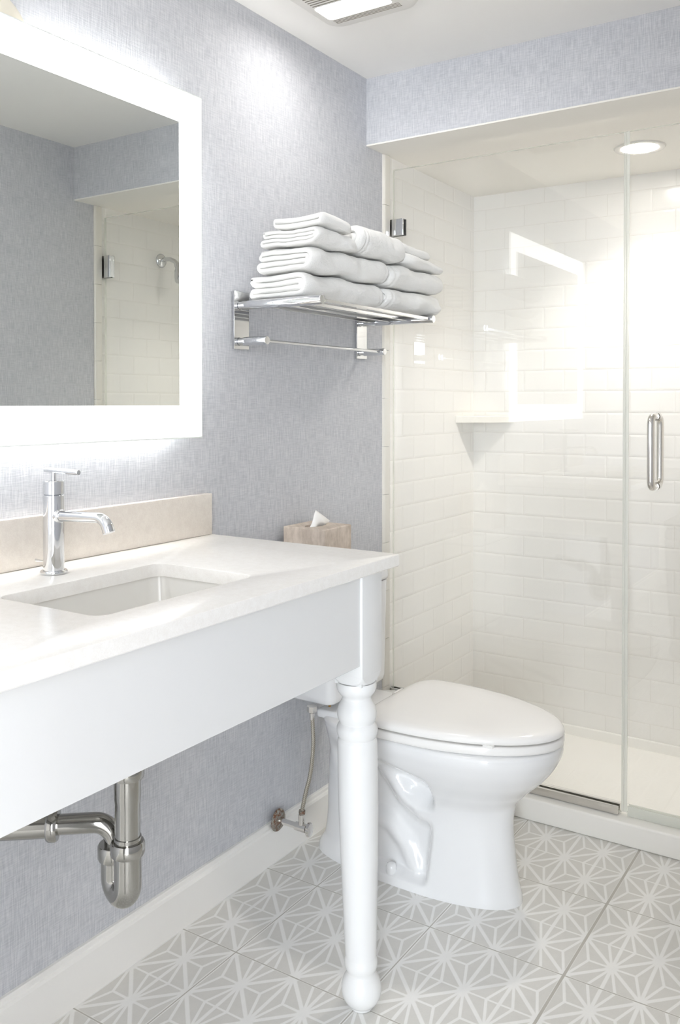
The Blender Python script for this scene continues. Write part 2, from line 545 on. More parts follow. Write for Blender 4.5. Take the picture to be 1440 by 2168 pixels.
# ------------------------------------------------------------------ ceiling fan light
F = thing('exhaust_fan_light', 'white rectangular ceiling exhaust fan with glowing lens', 'fan light', (0.276, 1.76, CEIL))
fx0, fx1, fy0, fy1 = 0.137, 0.404, 1.60, 1.918
zb = 2.164
lx0, lx1, ly0, ly1 = 0.167, 0.347, 1.782, 1.857
m_ = MB()
outer = [rrect(fx0, fx1, fy0, fy1, 0.045, CEIL - 0.0005), rrect(fx0 + 0.002, fx1 - 0.002, fy0 + 0.002, fy1 - 0.002, 0.044, zb + 0.010),
         rrect(fx0 + 0.008, fx1 - 0.008, fy0 + 0.008, fy1 - 0.008, 0.040, zb + 0.002), rrect(fx0 + 0.014, fx1 - 0.014, fy0 + 0.014, fy1 - 0.014, 0.036, zb),
         rrect(lx0 - 0.001, lx1 + 0.001, ly0 - 0.001, ly1 + 0.001, 0.011, zb), rrect(lx0, lx1, ly0, ly1, 0.010, zb + 0.012)]
m_.loft(outer, cap0=True, cap1=True)
m_.build('housing', M['fan'], F, smooth=35)
m_ = MB()
m_.loft([rrect(lx0 + 0.001, lx1 - 0.001, ly0 + 0.001, ly1 - 0.001, 0.009, zb + 0.0115), rrect(lx0 + 0.001, lx1 - 0.001, ly0 + 0.001, ly1 - 0.001, 0.009, zb + 0.0075)])
m_.build('light_lens', M['fan_lens'], F)
g = MB()
for k in range(4):
    yy = ly1 + 0.007 + 0.0058 * k
    g.box(lx0 + 0.004, lx1 + 0.012, yy - 0.0007, yy + 0.0007, zb - 0.0006, zb + 0.002)
for k in range(14):
    yy = ly0 - 0.010 - 0.0105 * k
    g.box(lx0 + 0.004, lx1 - 0.004, yy - 0.0016, yy + 0.0016, zb - 0.0006, zb + 0.002)
g.build('vent_slots', M['slot'], F)

# ------------------------------------------------------------------ shower downlight
D = thing('recessed_downlight', 'round recessed downlight in the shower ceiling', 'ceiling light', (0.697, 2.772, SOFF))
MB().lathe([(0.056, -0.002), (0.060, -0.0045), (0.074, -0.0045), (0.077, -0.0005), (0.056, -0.0005)], (0.697, 2.772, SOFF), seg=48).build('trim_ring', M['fan'], D, smooth=40)
MB().lathe([(0.0, -0.0012), (0.055, -0.0012), (0.055, -0.003), (0.0, -0.003)], (0.697, 2.772, SOFF), seg=48).build('light_lens', M['down_lens'], D)

sl_ = bpy.data.lights.new('downlight_lamp', 'SPOT')
sl_.energy = DOWN_SPOT
sl_.color = (1.0, 0.955, 0.89)
sl_.spot_size = math.radians(125)
sl_.spot_blend = 0.75
sl_.shadow_soft_size = 0.05
so_ = bpy.data.objects.new('downlight_lamp', sl_)
COL.objects.link(so_)
so_.parent = D
so_.location = (0, 0, -0.008)

# ------------------------------------------------------------------ backlit mirror
my0, my1, mz0, mz1 = 0.578, 1.5303, 1.1207, 1.9005
iy0, iy1, iz0, iz1 = 0.654, 1.4538, 1.195, 1.8262
K = thing('backlit_mirror', 'large rectangular wall mirror with glowing frosted border', 'mirror', (0.0, 1.054, mz0))
bk = MB()
bi = 0.05
by = 0.085
bk.box(0.0005, 0.0235, my0 + by, my1 - by, mz0 + bi, mz1 - bi)
bk.build('backing_box', M['mirror_rim'], K)
ld = MB()
e_ = 0.004
for (a0, a1, b0, b1) in ((my0 + by, my1 - by, mz1 - bi, mz1 - bi + e_), (my0 + by, my1 - by, mz0 + bi - e_, mz0 + bi),
                         (my0 + by - e_, my0 + by, mz0 + 0.10, mz1 - 0.10), (my1 - by, my1 - by + e_, mz0 + 0.10, mz1 - 0.10)):
    ld.box(0.004, 0.018, a0, a1, b0, b1)
ld.build('led_strip', M['led'], K)
gl = MB()
X0, X1 = 0.0238, 0.0300
gl.box(X0, X1 - 0.0006, my0, my1, mz0, mz1, 0.0008, 1)
gl.build('glass_plate', M['mirror_rim'], K)
fb = MB()
q_ = 0.0035
fb.box(X1 - 0.0008, X1, my0 + q_, my1 - q_, iz1, mz1 - q_)
fb.box(X1 - 0.0008, X1, my0 + q_, my1 - q_, mz0 + q_, iz0)
fb.box(X1 - 0.0008, X1, my0 + q_, iy0, iz0, iz1)
fb.box(X1 - 0.0008, X1, iy1, my1 - q_, iz0, iz1)
fb.build('frosted_border', M['frost'], K)
MB().box(X1 - 0.0008, X1 + 0.0001, iy0, iy1, iz0, iz1).build('reflective_face', M['mirror'], K)

# round plate on the wall above the mirror
cp = MB()
cp.lathe([(0.0, 0.0005), (0.087, 0.0005), (0.087, 0.004), (0.082, 0.010), (0.06, 0.018), (0.03, 0.0215), (0.0, 0.022)], (0.0, 0.993, 1.866), (1, 0, 0), 48)
tag(cp.build('wall_cover_plate', M['plate'], smooth=50), 'round ivory cover plate peeking above the mirror edge', 'cover plate')

# ------------------------------------------------------------------ vanity
V = thing('vanity_table', 'white open vanity table with turned front legs', 'vanity', (0.26, 1.054, 0.0))
CT, CB, CF, CE, CS = 0.8917, 0.8667, 0.5252, 1.5745, 0.534
LEGS = ((0.4675, 1.498, 1), (0.4675, 0.598, -1))
ap = MB()
ap.box(0.479, 0.4998, 0.636, 1.4605, 0.685, CB - 0.0005, 0.0008, 1)
ap.build('front_apron', M['vanity'], V, smooth=40)
for yy in (1.512, 0.596):
    MB().box(0.004, 0.43, yy - 0.010, yy + 0.010, 0.684, CB - 0.0005, 0.0008, 1).build('side_apron', M['vanity'], V, smooth=40)
legprof = [(1441, .0396), (1446, .0405), (1452, .0404), (1458, .0392), (1464, .0365), (1469, .0325), (1473, .0296), (1475, .0290), (1477, .0290), (1480, .0300),
           (1484, .0318), (1490, .0350), (1496, .0378), (1502, .0393), (1508, .0399), (1515, .0396), (1521, .0383), (1526, .0362), (1529, .0353), (1531, .0362),
           (1535, .0392), (1540, .0408), (1545, .0413), (1550, .0411), (1556, .0398), (1560, .0378), (1562, .0368), (1564, .0376), (1567, .0393), (1571, .0401),
           (1580, .0403), (1700, .0403), (1800, .0382), (1900, .0352), (1990, .0325), (2028, .0309), (2031, .0311), (2036, .0325), (2042, .0332), (2048, .0328), (2055, .0310), (2060, .0290), (2063, .0288),
           (2068, .0305), (2075, .0345), (2083, .0376), (2092, .0394), (2100, .0398), (2108, .0392), (2116, .0368), (2124, .0325), (2130, .0275), (2132, .0245), (2133, .0235), (2138, .0225), (2139, .001)]
def y2z(y):
    return 0.6427 * (1.0 - (y - 1440.0) / (2139.0 - 1440.0)) if y > 1440 else 0.6427
for lx, ly, sd in LEGS:
    lg = MB()
    lg.box(lx - 0.0375, lx + 0.0375, ly - 0.0377, ly + 0.0377, 0.6608, CB - 0.0005, 0.0015, 2)
    lg.box(lx - 0.031, lx + 0.031, ly - 0.031, ly + 0.031, 0.640, 0.662)
    # pendant foot of the block: pyramid into the turning
    rings = []
    def sq(z, a, r):
        n = 12
        pts = []
        for p_ in rrect(lx - a, lx + a, ly - a, ly + a, r, z, 6): pts.append(p_)
        return pts
    lg.loft([sq(0.662, 0.0372, 0.002), sq(0.652, 0.0365, 0.010), sq(0.6435, 0.0375, 0.034)])
    seg = 56
    rr = []
    for y, r in legprof:
        z = y2z(y)
        k = 1 - z / 0.6427
        cx, cyy = lx + 0.024 * k, ly - 0.018 * k
        rr.append([Vector((cx + r * math.cos(2 * PI * j / seg), cyy + r * math.sin(2 * PI * j / seg), z + 0.0003)) for j in range(seg)])
    lg.loft(rr)
    lg.build('leg', M['vanity'], V, smooth=40)

# countertop with a rectangular cut-out
sx0, sx1, sy0, sy1 = 0.180, 0.418, 0.8735, 1.2350
ct = MB()
hole_r = 0.022
def slab(o_x0, o_x1, o_y0, o_y1):
    n = 8
    b_ = 0.0022
    Ro = [rrect(o_x0, o_x1, o_y0, o_y1, 0.004, CB + b_, n), rrect(o_x0, o_x1, o_y0, o_y1, 0.004, CT - b_, n), rrect(o_x0 + b_ * .3, o_x1 - b_ * .3, o_y0 + b_ * .3, o_y1 - b_ * .3, 0.004, CT - b_ * .3, n), rrect(o_x0 + b_, o_x1 - b_, o_y0 + b_, o_y1 - b_, 0.004, CT, n),
          rrect(sx0 - b_, sx1 + b_, sy0 - b_, sy1 + b_, hole_r + b_, CT, n), rrect(sx0 - b_ * .3, sx1 + b_ * .3, sy0 - b_ * .3, sy1 + b_ * .3, hole_r, CT - b_ * .3, n), rrect(sx0, sx1, sy0, sy1, hole_r, CT - b_, n), rrect(sx0, sx1, sy0, sy1, hole_r, CB, n),
          rrect(o_x0 + b_, o_x1 - b_, o_y0 + b_, o_y1 - b_, 0.004, CB, n)]
    ct.loft(Ro, closed=True)
slab(0.0008, CF, CS, CE)
tag(ct.build('countertop', M['counter'], smooth=30), 'white quartz countertop on the vanity, with sink cut-out', 'countertop')
bs = MB().box(0.0008, 0.0205, CS, CE - 0.001, CT + 0.0002, 0.9878, 0.0015, 2)
tag(bs.build('backsplash', M['splash'], smooth=40), 'cream stone backsplash standing on the counter against wallpaper', 'backsplash')

# undermount basin
B = thing('undermount_sink', 'white rectangular undermount sink under the countertop opening', 'sink', (0.299, 1.054, 0.70))
bn = MB()
def rr_(d, z, r): return rrect(sx0 - d, sx1 + d, sy0 - d, sy1 + d, r, z, 8)
zz = CB - 0.0006
bn.loft([rr_(0.030, zz - 0.012, 0.03), rr_(0.030, zz, 0.03), rr_(0.004, zz, 0.026), rr_(0.003, zz - 0.008, 0.028), rr_(-0.002, zz - 0.045, 0.032), rr_(-0.008, zz - 0.095, 0.036), rr_(-0.016, zz - 0.118, 0.040),
         rr_(-0.032, zz - 0.130, 0.045), rr_(-0.06, zz - 0.134, 0.04), rr_(-0.095, zz - 0.137, 0.018),
         rr_(-0.095, zz - 0.147, 0.018), rr_(-0.03, zz - 0.143, 0.04), rr_(-0.004, zz - 0.125, 0.036), rr_(0.008, zz - 0.09, 0.03), rr_(0.014, zz - 0.02, 0.03)], closed=True)
bn.build('basin', M['basin'], B, smooth=40)
MB().lathe([(0.0, 0.0), (0.021, 0.0), (0.0225, 0.002), (0.022, 0.004), (0.016, 0.0045), (0.015, 0.003), (0.0, 0.005)], (0.285, 1.054, zz - 0.1385), seg=32).build('drain', M['chrome'], B, smooth=40)

# faucet
FX, FY = 0.0985, 1.053
FA = thing('faucet', 'tall chrome single lever faucet behind the sink', 'faucet', (FX, FY, CT))
MB().lathe([(0.0, 0.0002), (0.0235, 0.0002), (0.0242, 0.002), (0.0242, 0.0045), (0.0228, 0.0065), (0.018, 0.0068)], (FX, FY, CT), seg=48).build('base_ring', M['chrome'], FA, smooth=35)
MB().lathe([(0.0186, 0.0055), (0.0186, 0.1418), (0.0180, 0.1424), (0.0168, 0.1424)], (FX, FY, CT), seg=48).build('body', M['chrome'], FA, smooth=35)
MB().lathe([(0.0165, 0.1420), (0.0180, 0.1440), (0.0187, 0.1446), (0.0187, 0.1672), (0.0178, 0.1684), (0.0, 0.1686)], (FX, FY, CT), seg=48).build('cap', M['chrome'], FA, smooth=35)
lv = MB()
zl = 1.0778
lv.lathe([(0.0044, 0.1680), (0.0044, zl - CT), (0.001, zl - CT + .001)], (FX, FY, CT), seg=20)
lv.lathe([(0.001, -0.0001), (0.0042, 0.0), (0.0048, 0.0006), (0.0048, 0.0895), (0.0042, 0.0901), (0.001, 0.0902)], (FX - 0.0225, FY, zl + 0.0012), (1, 0, -0.02), 24)
lv.build('lever', M['chrome'], FA, smooth=35)
sp = MB()
path = [Vector((FX + 0.012 + 0.105 * i / 8, FY, 0.9965 + 0.004 * i / 8)) for i in range(9)]
cx_, cz_ = path[-1].x, path[-1].z - 0.026
path += arc((cx_, FY, cz_), 0.026, PI / 2, PI / 2 - math.radians(72), 10)[1:]
last = path[-1]; d_ = (path[-1] - path[-2]).normalized()
path.append(last + d_ * 0.0065)
rad = [0.0105] + [0.0093] * (len(path) - 1)
for i in range(9, len(path)): rad[i] = 0.0093 + 0.0014 * (i - 8) / (len(path) - 9)
sp.tube(path, rad, 28)
sp.lathe([(0.0135, -0.004), (0.0128, 0.003), (0.0105, 0.006)], (FX + 0.0165, FY, 0.9968), (1, 0, 0.03), 28)
sp.build('spout', M['chrome'], FA, smooth=50)
MB().tube([(FX - 0.016, FY, 0.911), (FX - 0.034, FY, 0.9112), (FX - 0.050, FY, 0.9110)], [0.0016, 0.0018, 0.0028], 12).build('lift_rod', M['chrome'], FA, smooth=50)

# drain trap
TX, TY = 0.2845, 1.054
TR = thing('drain_trap', 'chrome sink trap hanging below the vanity apron', 'drain pipe', (TX, TY, 0.34))
MB().lathe([(0.0, 0.72), (0.0245, 0.72), (0.0255, 0.715), (0.0255, 0.578), (0.0228, 0.575), (0.0228, 0.530), (0.0213, 0.520), (0.0213, 0.44)], (TX, TY, 0.0), seg=40).build('tailpiece', M['trap'], TR, smooth=35)
MB().lathe([(0.0215, 0.5625), (0.027, 0.5625), (0.0285, 0.567), (0.0285, 0.585), (0.027, 0.588), (0.0215, 0.588)], (TX, TY, 0.0), seg=40).build('upper_nut', M['trap'], TR, smooth=35)
JD = Vector((-0.97, 0.24, 0)).normalized()
JR = 0.0230
P2 = Vector((TX, TY, 0)) + JD * (2 * JR)
jb = MB()
pts = [Vector((TX, TY, 0.462)), Vector((TX, TY, 0.43)), Vector((TX, TY, 0.395))]
pts += arc((TX + JD.x * JR, TY + JD.y * JR, 0.3785), JR, PI, 2 * PI, 14, JD)[0:]
pts += [Vector((P2.x, P2.y, 0.40)), Vector((P2.x, P2.y, 0.43))]
jb.tube(pts, 0.0232, 30)
jb.build('trap_bend', M['trap'], TR, smooth=60)
MB().lathe([(0.0215, 0.431), (0.0275, 0.431), (0.0292, 0.435), (0.0292, 0.450), (0.0270, 0.454), (0.0215, 0.4545)], (TX, TY, 0), seg=40).build('slip_nut', M['trap'], TR, smooth=35)
MB().lathe([(0.0215, 0.407), (0.0270, 0.407), (0.0285, 0.411), (0.0285, 0.430), (0.0265, 0.433), (0.0185, 0.4335)], (P2.x, P2.y, 0), seg=40).build('slip_nut', M['trap'], TR, smooth=35)
AD = Vector((-0.0948, -0.0787, 0)).normalized()
arm = MB()
pa = [Vector((P2.x, P2.y, 0.425)), Vector((P2.x, P2.y, 0.437))]
pa += arc((P2.x + AD.x * 0.034, P2.y + AD.y * 0.034, 0.437), 0.034, PI, PI / 2, 10, AD)[1:]
e0 = pa[-1]
tend = (e0.x - 0.002) / -AD.x
pa.append(e0 + AD * tend * 0.5); pa.append(e0 + AD * (tend - 0.001))
arm.tube(pa, 0.0172, 28)
arm.build('waste_arm', M['trap'], TR, smooth=60)
q0 = Vector((0.1640, 0, 0.471)); q0.y = e0.y + (q0.x - e0.x) / AD.x * AD.y; q0.z = e0.z
MB().lathe([(0.0175, -0.004), (0.0262, -0.004), (0.0285, 0.0), (0.0285, 0.010), (0.0262, 0.014), (0.0215, 0.015), (0.0215, (tend - 0.12))], q0, AD, 36).build('wall_nut', M['trap'], TR, smooth=35)

# ------------------------------------------------------------------ toilet
CYT = 1.992
TO = thing('toilet', 'white two piece toilet with closed lid beside the shower', 'toilet', (0.35, CYT, 0.0))
def lerp_rows(rows, z):
    """smooth monotone interpolation of the section table"""
    if z <= rows[0][0]: return rows[0][1:]
    if z >= rows[-1][0]: return rows[-1][1:]
    k = max(i for i in range(len(rows) - 1) if rows[i][0] <= z)
    def slope(i, c):
        if i == 0 or i == len(rows) - 1:
            a, b = (0, 1) if i == 0 else (i - 1, i)
            return (rows[b][c] - rows[a][c]) / (rows[b][0] - rows[a][0])
        d0 = (rows[i][c] - rows[i - 1][c]) / (rows[i][0] - rows[i - 1][0])
        d1 = (rows[i + 1][c] - rows[i][c]) / (rows[i + 1][0] - rows[i][0])
        return 0.0 if d0 * d1 <= 0 else 2 * d0 * d1 / (d0 + d1)
    h = rows[k + 1][0] - rows[k][0]
    t = (z - rows[k][0]) / h
    out = []
    for c in range(1, len(rows[0])):
        a, b = rows[k][c], rows[k + 1][c]
        m0, m1 = slope(k, c) * h, slope(k + 1, c) * h
        out.append((2 * t ** 3 - 3 * t ** 2 + 1) * a + (t ** 3 - 2 * t ** 2 + t) * m0 + (3 * t ** 2 - 2 * t ** 3) * b + (t ** 3 - t ** 2) * m1)
    return tuple(out)
# z, xB, xF, half width, xm, nf, nb
BOWL = [(0.000, .052, .626, .098, .375, 2.1, 2.5), (0.012, .054, .625, .097, .375, 2.1, 2.5), (0.050, .074, .616, .0945, .375, 2.1, 2.5), (0.110, .081, .608, .092, .375, 2.1, 2.5),
        (0.180, .083, .602, .092, .38, 2.1, 2.5), (0.225, .086, .607, .100, .39, 2.1, 2.5), (0.265, .092, .636, .122, .42, 2.1, 2.5),
        (0.310, .103, .682, .153, .44, 2.1, 2.7), (0.350, .106, .710, .174, .45, 2.1, 2.9), (0.380, .106, .720, .183, .45, 2.1, 3.1), (0.389, .106, .720, .183, .45, 2.1, 3.2), (0.3930, .108, .718, .181, .45, 2.1, 3.2), (0.396, .112, .714, .177, .45, 2.1, 3.2)]
def sstep(a, b, x):
    t = min(1, max(0, (x - a) / (b - a))); return t * t * (3 - 2 * t)
def seg_d(px, pz, pts):
    best = 9.0
    for (ax, az), (bx, bz) in zip(pts[:-1], pts[1:]):
        dx, dz = bx - ax, bz - az
        t = min(1, max(0, ((px - ax) * dx + (pz - az) * dz) / (dx * dx + dz * dz)))
        best = min(best, math.hypot(px - ax - t * dx, pz - az - t * dz))
    return best
TRAP1 = [(.10, .335), (.20, .345), (.27, .315), (.315, .272), (.355, .225), (.40, .200), (.47, .192)]
TRAP2 = [(.15, .07), (.19, .125), (.24, .152), (.30, .140), (.345, .100), (.375, .045)]
def lower_bowl(x):      # underside line of the bowl flare on the side
    return 0.335 - 0.28 * max(0, x - 0.30)
bw = MB()
rings = []
NZ, NS = 110, 260
for i in range(NZ + 1):
    z = 0.396 * i / NZ
    xB, xF, w_, xm, nf, nb = lerp_rows(BOWL, z)
    ring = []
    for j in range(NS):
        th = 2 * PI * j / NS
        c_, s__ = math.cos(th), math.sin(th)
        if c_ >= 0: x = xm + (xF - xm) * abs(c_) ** (2 / nf); yy = w_ * abs(s__) ** (2 / nf)
        else: x = xm - (xm - xB) * abs(c_) ** (2 / nb); yy = w_ * abs(s__) ** (2 / nb)
        # inset panel on the flank with the trapway standing out of it
        back = 0.16
        front = 0.418 + 0.12 * max(0, z - 0.04)
        msk = sstep(back - 0.03, back + 0.05, x) * (1 - sstep(front - 0.022, front + 0.006, x)) * sstep(0.018, 0.040, z) * (1 - sstep(lower_bowl(x) - 0.06, lower_bowl(x) + 0.02, z))
        depth = max(0.0, yy - 0.060)
        d1 = seg_d(x, z, TRAP1); d2 = seg_d(x, z, TRAP2)
        b1 = 0.036 * (1 - sstep(0.0, 0.052, d1))
        b2 = 0.018 * (1 - sstep(0.0, 0.040, d2))
        yy = yy - msk * max(0.0, depth - max(b1, b2))
        ring.append(Vector((x, CYT + math.copysign(yy, s__) if abs(s__) > 1e-9 else CYT, z + 0.0003)))
    rings.append(ring)
bw.loft(rings)
bo = bw.build('bowl', M['porcelain'], TO, smooth=60)
MB().box(0.112, 0.262, CYT - 0.120, CYT + 0.105, 0.386, 0.4085, 0.007, 3).build('tank_deck', M['porcelain'], TO, smooth=50)
# seat and lid: egg outline
def egg(xB, xF, w_, xm, z, n=120, nf=1.95, nb=4.4):
    pts = []
    for j in range(n):
        th = 2 * PI * j / n
        c_, s__ = math.cos(th), math.sin(th)
        if c_ >= 0: x = xm + (xF - xm) * abs(c_) ** (2 / nf); yy = w_ * abs(s__) ** (2 / nf)
        else: x = xm - (xm - xB) * abs(c_) ** (2 / nb); yy = w_ * abs(s__) ** (2 / nb)
        pts.append(Vector((x, CYT + math.copysign(yy, s__), z)))
    return pts
ES = lambda d, z: egg(.264 + d * .4, .7255 - d, .1885 - d, .38, z)
MB().loft([ES(.006, .3975), ES(.001, .400), ES(0, .405), ES(0, .416), ES(.002, .4185), ES(.006, .4195)]).build('seat_ring', M['seat'], TO, smooth=60)
EL = lambda d, z: egg(.268 + d * .4, .7245 - d, .1865 - d, .38, z)
MB().loft([EL(.008, .4235), EL(.001, .4235), EL(-.001, .4255), EL(0, .432), EL(.003, .4370), EL(.010, .4410), EL(.025, .4440), EL(.06, .4465), EL(.10, .4475), EL(.15, .448)]).build('lid', M['seat'], TO, smooth=70)
for sx_, sy_ in ((0.60, -0.138), (0.60, 0.138), (0.36, -0.168), (0.36, 0.168)):
    MB().box(sx_ - .012, sx_ + .012, CYT + sy_ - .006, CYT + sy_ + .006, .4185, .4245).build('lid_bumper', M['seat'], TO)
for sy_ in (-0.075, 0.075):
    hg = MB()
    hg.lathe([(0.001, -0.022), (0.0095, -0.022), (0.011, -0.019), (0.011, 0.019), (0.0095, 0.022), (0.001, 0.022)], (0.248, CYT + sy_, 0.4165), (0, 1, 0), 20)
    hg.box(0.236, 0.262, CYT + sy_ - 0.018, CYT + sy_ + 0.018, 0.397, 0.414, 0.003)
    hg.build('lid_hinge', M['seat'], TO, smooth=40)
# tank
TY0, TY1, TXB, TXF = 1.852, 2.139, 0.030, 0.1745
tk = MB()
def tr(d, z, r=0.022): return rrect(TXB + max(0, d * .3), TXF - d, TY0 + d, TY1 - d, r, z, 8)
tk.loft([tr(.020, .4245), tr(.010, .4265), tr(.0045, .432), tr(.002, .445), tr(.0015, .50), tr(0, .60), tr(-.002, .709)])
tk.build('tank', M['porcelain'], TO, smooth=50)
tl = MB()
def tq(d, z): return rrect(TXB - .004 + max(0, d), TXF + .005 - d, TY0 - .007 + d, TY1 + .005 - d, .024, z, 8)
tl.loft([tq(.004, .7105), tq(.0, .7135), tq(-.001, .722), tq(0, .735), tq(.003, .742), tq(.009, .7465), tq(.02, .7485)])
tl.build('tank_lid', M['porcelain'], TO, smooth=60)
MB().lathe([(0.0, 0.0), (0.030, 0.0), (0.030, 0.0155), (0.0, 0.0155)], (0.145, 1.99, 0.4085), seg=30).build('tank_gasket', M['porcelain'], TO, smooth=40)
for yy in (1.905, 2.075):
    bt = MB()
    bt.lathe([(0.0, 0.362), (0.0035, 0.362), (0.0035, 0.368), (0.0065, 0.369), (0.0065, 0.3855), (0.0035, 0.386), (0.0035, 0.426)], (0.132, yy, 0.0), seg=12)
    bt.build('tank_bolt', M['brass'], TO, smooth=40)
MB().lathe([(0.0, 0.022), (0.0135, 0.022), (0.0140, 0.026), (0.0135, 0.038), (0.011, 0.0445), (0.006, 0.048), (0.0, 0.0485)], (0.314, CYT - 0.0805, 0.0), seg=28).build('bolt_cap', M['porcelain'], TO, smooth=60)

# supply valve and hose
VY, VZ = 1.8345, 0.1085
SV = thing('water_supply_valve', 'rusty chrome stop valve with braided hose feeding the toilet', 'valve', (0.0, VY, VZ))
MB().lathe([(0.0, 0.0155), (0.0285, 0.0155), (0.029, 0.0175), (0.024, 0.0225), (0.014, 0.0255), (0.0085, 0.026)], (0.0, VY, VZ), (1, 0, 0), 32).build('escutcheon', M['rust'], SV, smooth=40)
vb = MB()
vb.tube([(0.0, VY, VZ), (0.05, VY, VZ), (0.078, VY, VZ)], 0.0078, 18)
vb.tube([(0.074, VY, VZ), (0.108, VY, VZ)], 0.0108, 18)
vb.tube([(0.0925, VY, VZ), (0.0925, VY, VZ + 0.034)], 0.0082, 18)
vb.build('valve_body', M['nickel'], SV, smooth=40)
hd = MB()
rings = []
for h_, s__ in ((0.0, .6), (0.0015, .95), (0.006, 1.0), (0.0095, .95), (0.011, .6), (0.0112, .05)):
    rings.append([Vector((0.1105 + h_, VY + s__ * (0.0135 + 0.0008 * math.cos(12 * a)) * math.cos(a), VZ + s__ * (0.0178 + 0.0008 * math.cos(12 * a)) * math.sin(a))) for a in [2 * PI * j / 60 for j in range(60)]])
hd.loft(rings)
hd.tube([(0.105, VY, VZ), (0.1115, VY, VZ)], 0.004, 12)
hd.build('valve_handle', M['nickel'], SV, smooth=40)
hs = MB()
hp = [(0.0925, VY, 0.137), (0.0945, VY, 0.155), (0.099, VY + .001, 0.178), (0.1045, VY + .003, 0.2045), (0.1115, VY + .006, 0.2335), (0.1165, VY + .008, 0.262), (0.1200, VY + .010, 0.300), (0.1215, VY + .011, 0.335), (0.1195, VY + .011, 0.375), (0.1175, VY + .011, 0.408)]
cr = []
P_ = [Vector(q) for q in hp]
for i in range(len(P_) - 1):
    a, b, c__, d__ = P_[max(0, i - 1)], P_[i], P_[i + 1], P_[min(len(P_) - 1, i + 2)]
    for k in range(5):
        t = k / 5
        cr.append(0.5 * ((2 * b) + (c__ - a) * t + (2 * a - 5 * b + 4 * c__ - d__) * t * t + (3 * b - a - 3 * c__ + d__) * t ** 3))
cr.append(P_[-1])
hs.tube(cr, 0.0052, 16)
hs.build('braided_hose', M['braid'], SV, smooth=60)
MB().lathe([(0.0, -0.020), (0.0062, -0.020), (0.0066, -0.004), (0.0125, 0.0), (0.0135, 0.003), (0.0135, 0.0145), (0.0, 0.0145)], (0.1175, VY + .011, 0.4095), (0, 0, 1), 8).build('hose_nut', M['nickel'], SV, smooth=30)
MB().lathe([(0.0062, 0.0), (0.0072, 0.001), (0.0072, 0.010), (0.0085, 0.011), (0.0085, 0.019), (0.006, 0.0195)], (0.0925, VY, VZ + 0.026), (0.08, 0, 1), 12).build('hose_ferrule', M['rust'], SV, smooth=30)

# tissue box
TBX0, TBX1, TBY0, TBY1, TBZ = 0.020, 0.151, 1.8535, 1.982, 0.8775
TB = thing('tissue_box', 'square limed wood tissue box cover on the toilet tank', 'tissue box', (0.0855, 1.9178, 0.7487))
tb = MB()
tb.loft([rrect(TBX0, TBX1, TBY0, TBY1, .003, .749, 4), rrect(TBX0, TBX1, TBY0, TBY1, .003, TBZ - .002, 4), rrect(TBX0 + .002, TBX1 - .002, TBY0 + .002, TBY1 - .002, .003, TBZ, 4),
         [Vector((0.0815 + .020 * math.cos(a), 1.915 + .042 * math.sin(a), TBZ)) for a in [PI / 4 - 0.02 + 2 * PI * (j + .0) / 20 - PI / 4 for j in range(20)]],
         [Vector((0.0815 + .020 * math.cos(a), 1.915 + .042 * math.sin(a), TBZ - .02)) for a in [2 * PI * j / 20 for j in range(20)]]])
tb.build('cover', M['wood'], TB)
ti = MB()
NU, NV = 30, 12
gv = []
for i in range(NV + 1):
    s = i / NV
    for j in range(NU + 1):
        u = j / NU
        # fan-shaped sheet: narrow point at the top, spread slot at the bottom, one corner flopping over
        yb = 1.882 + 0.062 * u
        xb = 0.0815 + 0.012 * math.sin(u * 7.0) * (1 - s * .7)
        top = Vector((0.082, 1.914, TBZ + 0.040))
        flop = Vector((0.088, 1.972, TBZ + 0.006))
        hi = top.lerp(flop, sstep(0.10, 1.0, u))
        lo = Vector((xb, yb - 0.004, TBZ - 0.012))
        p_ = lo.lerp(hi, s)
        p_.x += 0.006 * math.sin(u * 9 + s * 4) * s * (1 - s) * 2 + 0.010 * math.sin(PI * s) * math.sin(PI * u)
        gv.append(p_)
gf = []
for i in range(NV):
    for j in range(NU):
        a = i * (NU + 1) + j
        gf.append((a, a + 1, a + NU + 2, a + NU + 1))
ti.add(gv, gf)
tis = ti.build('tissue', M['tissue'], TB, smooth=180)
sm = tis.modifiers.new('thick', 'SOLIDIFY'); sm.thickness = 0.0015; sm.offset = 0

# ------------------------------------------------------------------ towel rack
RY0, RY1 = 1.6995, 2.2690
ZT, ZL = 1.4420, 1.3530
RK = thing('towel_rack', 'chrome wall towel rack with shelf and lower bar', 'towel rack', (0.0, 1.984, 1.33))
for yy in (RY0, RY1):
    MB().box(0.0003, 0.0075, yy - 0.029, yy + 0.029, 1.3335, 1.4765, 0.001, 1).build('wall_plate', M['chrome'], RK, smooth=40)
    MB().lathe([(0.0095, 0.007), (0.0095, 0.013), (0.0112, 0.0135), (0.0112, 0.2465), (0.0102, 0.249), (0.0, 0.2492)], (0.0, yy, ZT), (1, 0, 0), 32).build('shelf_arm', M['chrome'], RK, smooth=35)
    MB().lathe([(0.0088, 0.007), (0.0088, 0.015), (0.0105, 0.0155), (0.0105, 0.0855), (0.0096, 0.0875), (0.0, 0.0877)], (0.0, yy, ZL), (1, 0, 0), 32).build('bar_post', M['chrome'], RK, smooth=35)
for xx in (0.238, 0.176, 0.115, 0.055):
    MB().box(xx - 0.0042, xx + 0.0042, RY0 + 0.009, RY1 - 0.009, ZT - 0.0042, ZT + 0.0042, 0.0008, 1).build('shelf_rod', M['chrome'], RK, smooth=40)
MB().tube([(0.072, RY0 + 0.008, ZL), (0.072, RY1 - 0.008, ZL)], 0.0042, 16).build('hanging_bar', M['chrome'], RK, smooth=50)

